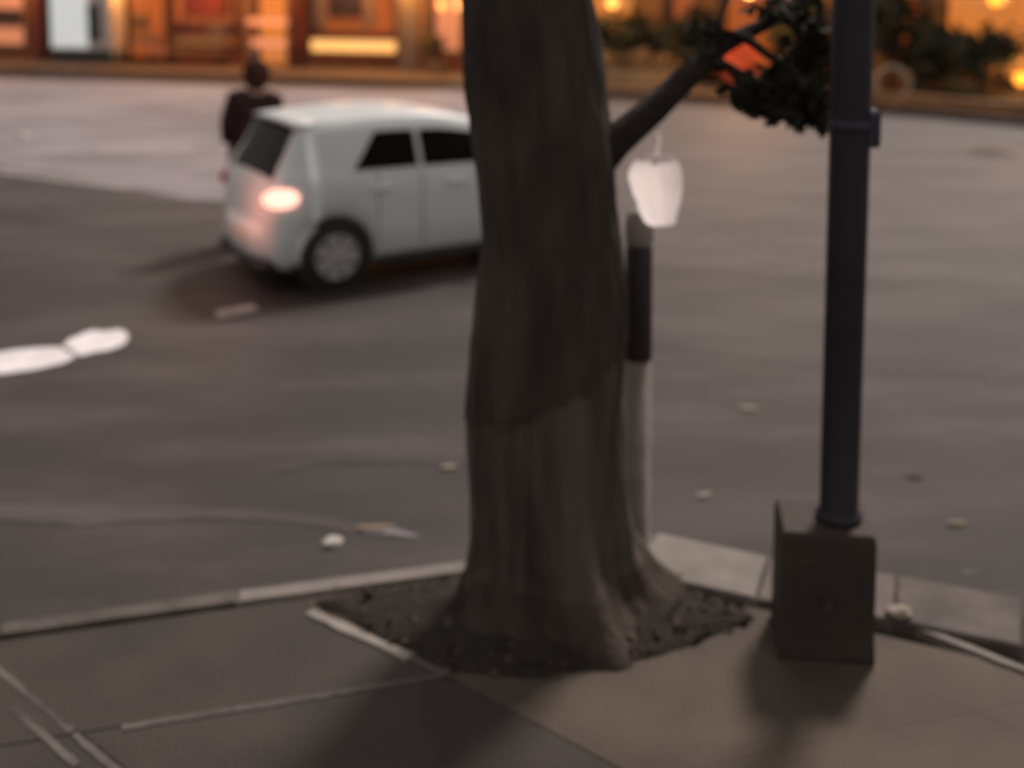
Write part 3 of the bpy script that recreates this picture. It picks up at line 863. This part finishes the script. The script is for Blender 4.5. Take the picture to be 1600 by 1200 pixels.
# ------------------------------------------------------------------ far side of the street
FK = [(-900, 62), (-300, 92), (0, 107), (350, 118), (700, 129), (930, 140), (1150, 152), (1380, 168), (1600, 188), (2100, 232)]
fk = [at(x, y) for x, y in FK]
outer = [(p.x, p.y) for p in fk]
fp = MB().prism(outer + [(60, 25), (60, 140), (-120, 140)], -.3, 0).build('far_pavement', 'far_paving')
tag(fp, kind='structure')
for a, c in zip(fk, fk[1:]):
    d = (c - a).normalized(); nn = Vector((d.y, -d.x, 0)) * .03; mm = Vector((-d.y, d.x, 0)) * .15
    MB().prism([tuple((a + nn)[:2]), tuple((c + nn)[:2]), tuple((c + mm)[:2]), tuple((a + mm)[:2])], -.3, .012).build('kerb_edge', 'far_kerb', fp)

class Facade:                                            # local frame: +x along the wall, -y towards the street, z up
    def __init__(s, p0, p1):
        s.a, s.b = at(*p0), at(*p1)
        d = (s.b - s.a); s.ang = math.atan2(d.y, d.x); s.d = d.normalized(); s.n = Vector((s.d.y, -s.d.x, 0))
    def sz(s, px, py, n=0.0):
        o = s.a + s.n * n
        r = ray(px, py); c = Vector((0, 0, H))
        t = (o - c).dot(s.n) / r.dot(s.n)
        p = c + r * t
        return (p - s.a).dot(s.d), p.z
    def world(s, u, n, z=0): return s.a + s.d * u + s.n * n + Vector((0, 0, z))
FA = Facade((0, 93), (740, 113))
FB = Facade((900, 119), (1700, 152))

# left building -------------------------------------------------------------------------
bA = thing('shop_building', 'long lit shopfront with orange windows across the street, left of the trunk', 'building', FA.a, FA.ang)
def rectA(F, px0, px1, py0, py1, n=0.0):
    s0, z1 = F.sz(px0, py0, n); s1, z0 = F.sz(px1, py1, n)
    return s0, s1, z0, z1
def wallrun(F, par, name, openings, s0, s1, ztop, m, th=.3):
    """a wall with rectangular holes, built as butted blocks in one mesh"""
    b = MB(); cur = s0
    for o0, o1, z0, z1 in sorted(openings):
        if o0 > cur: b.box(cur, o0, 0, th, 0, ztop)
        if z0 > 0.01: b.box(o0, o1, 0, th, 0, z0)
        if z1 < ztop: b.box(o0, o1, 0, th, z1, ztop)
        cur = o1
    b.box(cur, s1, 0, th, 0, ztop)
    return b.build(name, m, par)
def S_(px): return FA.sz(px, 95)[0]
opsA = [(S_(-260), S_(-90), .35, 2.4), (S_(-45), S_(42), .42, 2.4), (S_(178), S_(262), 0.12, 2.5), (S_(268), S_(372), .5, 2.4), (S_(384), S_(452), .02, 2.5), (S_(482), S_(622), .95, 2.5), (S_(664), S_(722), .5, 2.4)]
opsA = [o if o[2] > .02 else (o[0], o[1], 0.0, o[3]) for o in opsA]
wallrun(FA, bA, 'wall', opsA, S_(-420), S_(800), 4.2, 'brick_red')
MB().box(S_(-420), S_(800), .9, 6, 0, 4.15).build('rear_wall', 'wood_dark', bA)
MB().box(S_(-430), S_(810), -.25, 6.2, 4.2, 4.45).build('roof', 'roof_tile', bA)
backs = ['glow_dim', 'glow_salmon', 'glow_dim', 'glow_dim', 'glow_orange', 'glow_dim', 'glow_salmon']
for (o0, o1, z0, z1), gm in zip(opsA, backs):
    fr = MB()
    t = .07
    fr.box(o0, o0 + t, -.03, .12, z0, z1); fr.box(o1 - t, o1, -.03, .12, z0, z1); fr.box(o0 + t, o1 - t, -.03, .12, z1 - t, z1)
    if z0 > .05: fr.box(o0 + t, o1 - t, -.05, .12, z0, z0 + t)
    w = fr.build('window', 'frame_pale' if gm != 'glow_dim' else 'wood_dark', bA)
    MB().box(o0 + t, o1 - t, .04, .052, z0 + (t if z0 > .05 else 0), z1 - t).build('pane', 'window_glass', w)
    MB().add([(o0, .85, max(z0 - .2, .01)), (o1, .85, max(z0 - .2, .01)), (o1, .85, z1), (o0, .85, z1)], [(0, 1, 2, 3)]).build('lit_interior', gm, w)
# window contents (dark and light goods seen through the glass)
def goods(F, name, px0, px1, py0, py1, n0, n1, m, par):
    s0, s1, z0, z1 = rectA(F, px0, px1, py0, py1, n1)
    return MB().box(s0, s1, -n1, -n0, max(z0, 0.005), z1, min(.03, (s1 - s0) * .2)).build(name, m, par)
goods(FA, 'dark_cabinet', -30, 32, 14, 42, -.75, -.45, 'wood_dark', bA)
goods(FA, 'display_board', 195, 225, 22, 48, -.7, -.5, 'frame_pale', bA)
goods(FA, 'counter', 268, 372, 36, 58, -.6, -.3, 'wood_red', bA)
goods(FA, 'display_board', 285, 352, -20, 26, -.7, -.5, 'awning_red', bA)
goods(FA, 'display_board', 326, 352, 38, 56, -.28, -.2, 'frame_pale', bA)
goods(FA, 'dark_cabinet', 512, 562, -30, 28, -.6, -.4, 'wood_dark', bA)
# pillars and posts on the front
for px0, px1, m, nm in ((58, 74, 'wood_red', 'pillar'), (626, 656, 'stone_grey', 'pillar'), (462, 472, 'wood_red', 'post'), (724, 742, 'brick_red', 'pillar')):
    s0, s1 = S_(px0), S_(px1)
    MB().box(s0, s1, -.18, -.002, 0, 3.0, .02).build(nm, m, bA)
# pale door frame pieces inside the middle window
for px0, px1 in ((490, 508), (566, 586)):
    goods(FA, 'mullion', px0, px1, -60, 44, -.2, -.1, 'frame_pale', bA)
for px in (20, 215, 320, 420, 545, 640, 705):            # unseen lamps added over the windows to warm the wall and paving
    wl_ = MB().lathe([(.02, 2.62), (.07, 2.58), (.12, 2.44), (.001, 2.45)], 14).build('added_lamp', 'glow_amber', bA, True); wl_.location = (S_(px), -.45, 0)
    MB().tube([(S_(px), -.004, 2.7), (S_(px), -.3, 2.72), (S_(px), -.45, 2.61)], .02, 8).build('added_lamp_arm', 'wood_dark', bA, True)
    ld = bpy.data.lights.new('added_lamp_light', 'POINT'); ld.energy = 85; ld.color = (1, .38, .08); ld.shadow_soft_size = .12
    lo = bpy.data.objects.new('added_lamp_light', ld); C.objects.link(lo); lo.parent = bA; lo.location = (S_(px), -.75, 2.35)
MB().box(S_(255), S_(380), -.9, -.004, 2.45, 2.6, .03).build('awning', 'awning_red', bA)
# underlit ledge below the middle window: lit amber diffuser
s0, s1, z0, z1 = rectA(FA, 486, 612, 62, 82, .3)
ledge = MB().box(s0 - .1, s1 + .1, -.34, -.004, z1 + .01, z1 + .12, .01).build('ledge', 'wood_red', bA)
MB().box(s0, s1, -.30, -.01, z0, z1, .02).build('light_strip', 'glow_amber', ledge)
# steps lit from below at the orange doorway
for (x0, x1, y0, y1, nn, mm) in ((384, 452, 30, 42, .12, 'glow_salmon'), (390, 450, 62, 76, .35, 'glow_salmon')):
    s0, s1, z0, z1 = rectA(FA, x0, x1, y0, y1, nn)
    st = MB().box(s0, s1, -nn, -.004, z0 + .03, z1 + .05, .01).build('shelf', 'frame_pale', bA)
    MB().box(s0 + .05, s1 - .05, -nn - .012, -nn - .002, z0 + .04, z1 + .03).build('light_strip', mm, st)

# white lit drinks cabinet in front of the wall
s0, s1, z0, z1 = rectA(FA, 74, 176, -60, 90, .75)
zc = FA.sz(100, 74, .75)[1]
p = FA.world((s0 + s1) / 2, .45)
fr = thing('drinks_cabinet', 'white lit drinks cabinet with a dark handle strip, standing before the shopfront at far left', 'cabinet', p, FA.ang)
hw = (s1 - s0) / 2
b = MB(); b.box(-hw, hw, -.28, .35, .14, 2.15, .02); b.build('shell', 'fridge_shell', fr)
MB().box(-hw + .04, hw - .04, -.24, .3, 0.0, .138).build('plinth', 'fridge_dark', fr)
MB().box(-hw, hw, -.30, -.281, .14, max(.2, zc - .05)).build('kick_plate', 'fridge_dark', fr)
k = lambda px: FA.sz(px, 40, .75)[0] - (s0 + s1) / 2
MB().box(k(80), k(136), -.31, -.282, zc, 2.05, .008).build('lit_door', 'glow_white', fr)
MB().box(k(138), k(156), -.325, -.282, zc + .2, 1.75, .008).build('handle', 'fridge_dark', fr)
MB().box(k(158), k(172), -.305, -.282, zc - .02, 2.05, .008).build('side_panel', 'fridge_shell', fr)

# benches on the far pavement
def bench(label, px0, px1, py, n, m):
    s0 = FA.sz(px0, py, n)[0]; s1 = FA.sz(px1, py, n)[0]
    t = thing('bench', label, 'bench', FA.world((s0 + s1) / 2, n), FA.ang, 'benches before the shopfront')
    w = (s1 - s0) / 2
    for k_ in range(3): MB().box(-w, w, -.2 + k_ * .14, -.2 + k_ * .14 + .12, .42, .46, .006).build('slat', m, t)
    for sx in (-w + .08, w - .14):
        for sy in (-.18, .14): MB().box(sx, sx + .06, sy, sy + .06, 0, .418).build('leg', 'wood_dark', t)
    MB().box(-w, w, .235, .262, .62, .82, .006).build('backrest', m, t)
    for sx in (-w + .1, w - .16): MB().box(sx, sx + .06, .21, .234, .46, .8).build('back_post', 'wood_dark', t)
    return t
bench('pale wooden bench beside the white lit cabinet', 188, 246, 80, .5, 'frame_pale')
bench('brown wooden bench under the red window board', 262, 352, 80, .55, 'planter_stone')
# potted plants at the right end of the shopfront
def leafy(name, label, cat, pos, r, hgt, m, n=500, size=.13, group=None, pot=None, z0=0.0, lobes=7, seed=1):
    random.seed(seed)
    t = thing(name, label, cat, pos, 0, group)
    base = z0
    if pot:
        MB().lathe([(r * .42, z0), (r * .55, z0 + .3), (r * .6, z0 + .34), (r * .5, z0 + .34), (r * .45, z0 + .3)], 16).build('pot', pot, t, True)
        base = z0 + .32
    b = MB()
    for k_ in range(5):
        a = random.uniform(0, 6.28)
        b.tube([(0, 0, base - .02), (r * .3 * math.cos(a), r * .3 * math.sin(a), base + hgt * .45), (r * .6 * math.cos(a), r * .6 * math.sin(a), base + hgt * .85)], [.03, .02, .006], 6)
    b.build('stem', 'wood_dark', t)
    b = MB()
    for k_ in range(lobes):
        a = random.uniform(0, 6.28); q = random.uniform(.1, .65) * r; zz = base + hgt * random.uniform(.25, .8)
        rr = r * random.uniform(.35, .6)
        leafcloud(b, (q * math.cos(a), q * math.sin(a), zz), (rr, rr, min(rr, hgt * .3)), n // lobes, size)
    b.build('foliage', m, t)
    return t
leafy('potted_plant', 'small potted shrub between grey pillar and trunk at the shopfront', 'plant', FA.world(S_(695), .6), .42, .8, 'shrub_olive', 260, .12, None, 'planter_stone', seed=4)

# right building -------------------------------------------------------------------------
bB = thing('lit_building', 'orange lit building behind the dark shrubs, right of the trunk', 'building', FB.a, FB.ang)
def SB(px): return FB.sz(px, 120)[0]
opsB = [(SB(905), SB(992), .95, 2.6), (SB(1035), SB(1090), .8, 2.5), (SB(1120), SB(1245), .35, 2.5), (SB(1385), SB(1440), .6, 2.4), (SB(1472), SB(1650), .3, 2.6)]
wallrun(FB, bB, 'wall', opsB, SB(860), SB(2000), 4.2, 'plaster_ochre')
MB().box(SB(860), SB(2000), .9, 6, 0, 4.15).build('rear_wall', 'wood_dark', bB)
MB().box(SB(850), SB(2010), -.25, 6.2, 4.2, 4.45).build('roof', 'roof_tile', bB)
for (o0, o1, z0, z1), gm in zip(opsB, ['glow_orange', 'glow_dim', 'glow_dim', 'glow_dim', 'glow_orange']):
    t = .08; fr_ = MB()
    fr_.box(o0, o0 + t, -.03, .12, z0, z1); fr_.box(o1 - t, o1, -.03, .12, z0, z1); fr_.box(o0 + t, o1 - t, -.03, .12, z1 - t, z1); fr_.box(o0 + t, o1 - t, -.05, .12, z0, z0 + t)
    w = fr_.build('window', 'wood_dark', bB)
    MB().box(o0 + t, o1 - t, .04, .052, z0 + t, z1 - t).build('pane', 'window_glass', w)
    MB().add([(o0, .85, z0 - .2), (o1, .85, z0 - .2), (o1, .85, z1), (o0, .85, z1)], [(0, 1, 2, 3)]).build('lit_interior', gm, w)
# lanterns
def lantern(label, px, py, n, F, rr, m, low=False, en=35):
    s, z = F.sz(px, py, n)
    t = thing('lantern', label, 'lantern', F.world(s, n), F.ang, 'lit lanterns across the street')
    if low:
        MB().lathe([(.06, 0), (.05, .05), (.04, max(.1, z - rr))], 12).build('post', 'wood_dark', t, True)
    else:
        MB().tube([(0, n - .03, z + rr + .1), (0, n * .5, z + rr + .16), (0, 0, z + rr)], [.015, .015, .012], 8).build('bracket', 'wood_dark', t, True)
    MB().lathe([(.001, z - rr), (rr * .6, z - rr * .8), (rr, z), (rr * .6, z + rr * .8), (.001, z + rr)], 16).build('globe', m, t, True)
    MB().lathe([(rr * .75, z + rr * .8), (rr * .5, z + rr), (.01, z + rr * 1.2)], 12).build('cap', 'wood_dark', t, True)
    ld = bpy.data.lights.new('lantern_light', 'POINT'); ld.energy = en; ld.color = (1, .45, .12); ld.shadow_soft_size = rr
    lo = bpy.data.objects.new('lantern_light', ld); C.objects.link(lo); lo.parent = t; lo.location = (0, -rr - .25, z)
    return t
lantern('bright orange lantern glowing above the right hand shrubs', 1556, -2, .5, FB, .18, 'glow_bright')
lantern('low orange lantern at the far right edge beside the bed', 1596, 122, 2.0, FB, .17, 'glow_bright', True)
lantern('pale lantern on the shopfront beside the trunk', 692, 8, .3, FA, .16, 'glow_salmon')
lantern('orange lantern left of the shrubs next to the trunk', 958, 4, .5, FB, .16, 'glow_amber')
lantern('small reddish lantern added to light the red flowering shrub', 1172, -12, 2.2, FB, .13, 'glow_salmon', False, 220)  # added light source, there only to brighten the red shrub below it

# low planter with tan flowers right of the trunk
pl = FB.world(SB(1012), 1.2)
planter = thing('stone_planter', 'long low stone planter across the street just right of the trunk', 'planter', pl, FB.ang)
hw = (SB(1088) - SB(930)) / 2
b = MB(); b.box(-hw, hw, -.3, .3, 0, .42, .02); b.build('trough', 'planter_stone', planter)
MB().box(-hw - .03, hw + .03, -.34, .34, .422, .47, .01).build('rim', 'bed_edge', planter)
random.seed(8)
for q, px in enumerate((948, 982, 1020, 1062)):
    lab = ('tan flowers at the trunk end of the stone planter', 'second clump of tan flowers from the trunk in the planter', 'third clump of tan flowers from the trunk in the planter', 'tan flowers at the street end of the stone planter')[q]
    leafy('flower_clump', lab, 'flowers', FB.world(SB(px), 1.2), .42, .38, 'flower_tan', 260, .11, 'flower clumps in the stone planter', None, .44, 5, 30 + q)
for q, (px, n_, r, h_, lab) in enumerate(((945, .55, .7, 1.7, 'dark shrub behind the planter, next to the trunk'), (1010, .5, .75, 1.9, 'dark shrub behind the middle of the planter'), (1078, .6, .7, 1.8, 'dark shrub behind the street end of the planter'), (1262, .9, .75, 2.3, 'tall dark shrub just left of the pole'), (1110, .5, .5, 2.1, 'narrow dark shrub between planter and red flowering shrub'))):
    leafy('shrub', lab, 'shrub', FB.world(SB(px), n_), r, h_, 'shrub_leaf', 1100, .2, 'dark shrubs across the street', None, 0, 9, 50 + q)
leafy('flowering_shrub', 'red flowering shrub glowing between trunk and pole', 'shrub', FB.world(SB(1183), 1.6), .72, 1.45, 'flower_red', 900, .15, None, None, .05, 8, 77)
# raised bed on the right with shrubs
b0, b1_ = at(1335, 163), at(1760, 200)
bd = thing('planting_bed', 'low orange brown edging of the planted bed right of the pole', 'planting bed', b0, math.atan2(b1_.y - b0.y, b1_.x - b0.x))
L = (b1_ - b0).length
n_b = 14
for i in range(n_b): MB().box(i * L / n_b + .008, (i + 1) * L / n_b - .008, .1, .32, 0, .26 + random.uniform(-.01, .01), .015).build('edging_block', 'bed_edge', bd)
MB().box(0, L, .325, 2.6, 0, .2).build('bed_soil', 'soil', bd)
for q, (px, py, r, h_, m, lab) in enumerate(((1392, 151, .85, 2.4, 'shrub_leaf', 'upright dark shrub in the bed, first right of the pole'), (1458, 157, .6, 1.6, 'shrub_leaf', 'second dark shrub right of the pole, behind the pale ring'), (1535, 163, .75, 1.45, 'shrub_leaf', 'rounded dark green shrub under the bright orange lantern'), (1650, 170, .8, 1.9, 'shrub_leaf', 'dark shrub at the far right end of the bed'), (1505, 171, .3, .42, 'shrub_olive', 'small olive clump at the front of the bed'))):
    leafy('shrub', lab, 'shrub', at(px, py), r, h_, m, 1100 if r > .4 else 160, .19 if r > .4 else .1, 'dark shrubs across the street', None, .18, 9, 90 + q)
# pale wheel ornament standing at the bed
p = at(1390, 160)
wo_ = thing('wagon_wheel', 'pale ring shaped wheel propped at the bed, right of the pole', 'wheel', (p.x, p.y - .12, .0), rad(-25))
b = MB(); rs = []
Rr = .33
b2_ = [[((Rr + .055 * math.cos(q)) * math.cos(a), .05 * math.sin(q), Rr + .06 + (Rr + .055 * math.cos(q)) * math.sin(a)) for q in [2 * PI * k / 8 for k in range(8)]] for a in [2 * PI * k / 32 for k in range(33)]]
b.rings(b2_, cap=False); b.build('rim', 'ring_pale', wo_, True)
MB().lathe([(.07, -.06), (.07, .06)], 12, 'y', (0, 0, Rr + .06)).build('hub', 'wood_dark', wo_, True)
for k in range(8):
    a = 2 * PI * k / 8
    MB().tube([(.06 * math.cos(a), 0, Rr + .06 + .06 * math.sin(a)), ((Rr - .03) * math.cos(a), 0, Rr + .06 + (Rr - .03) * math.sin(a))], .013, 6).build('spoke', 'wood_dark', wo_)
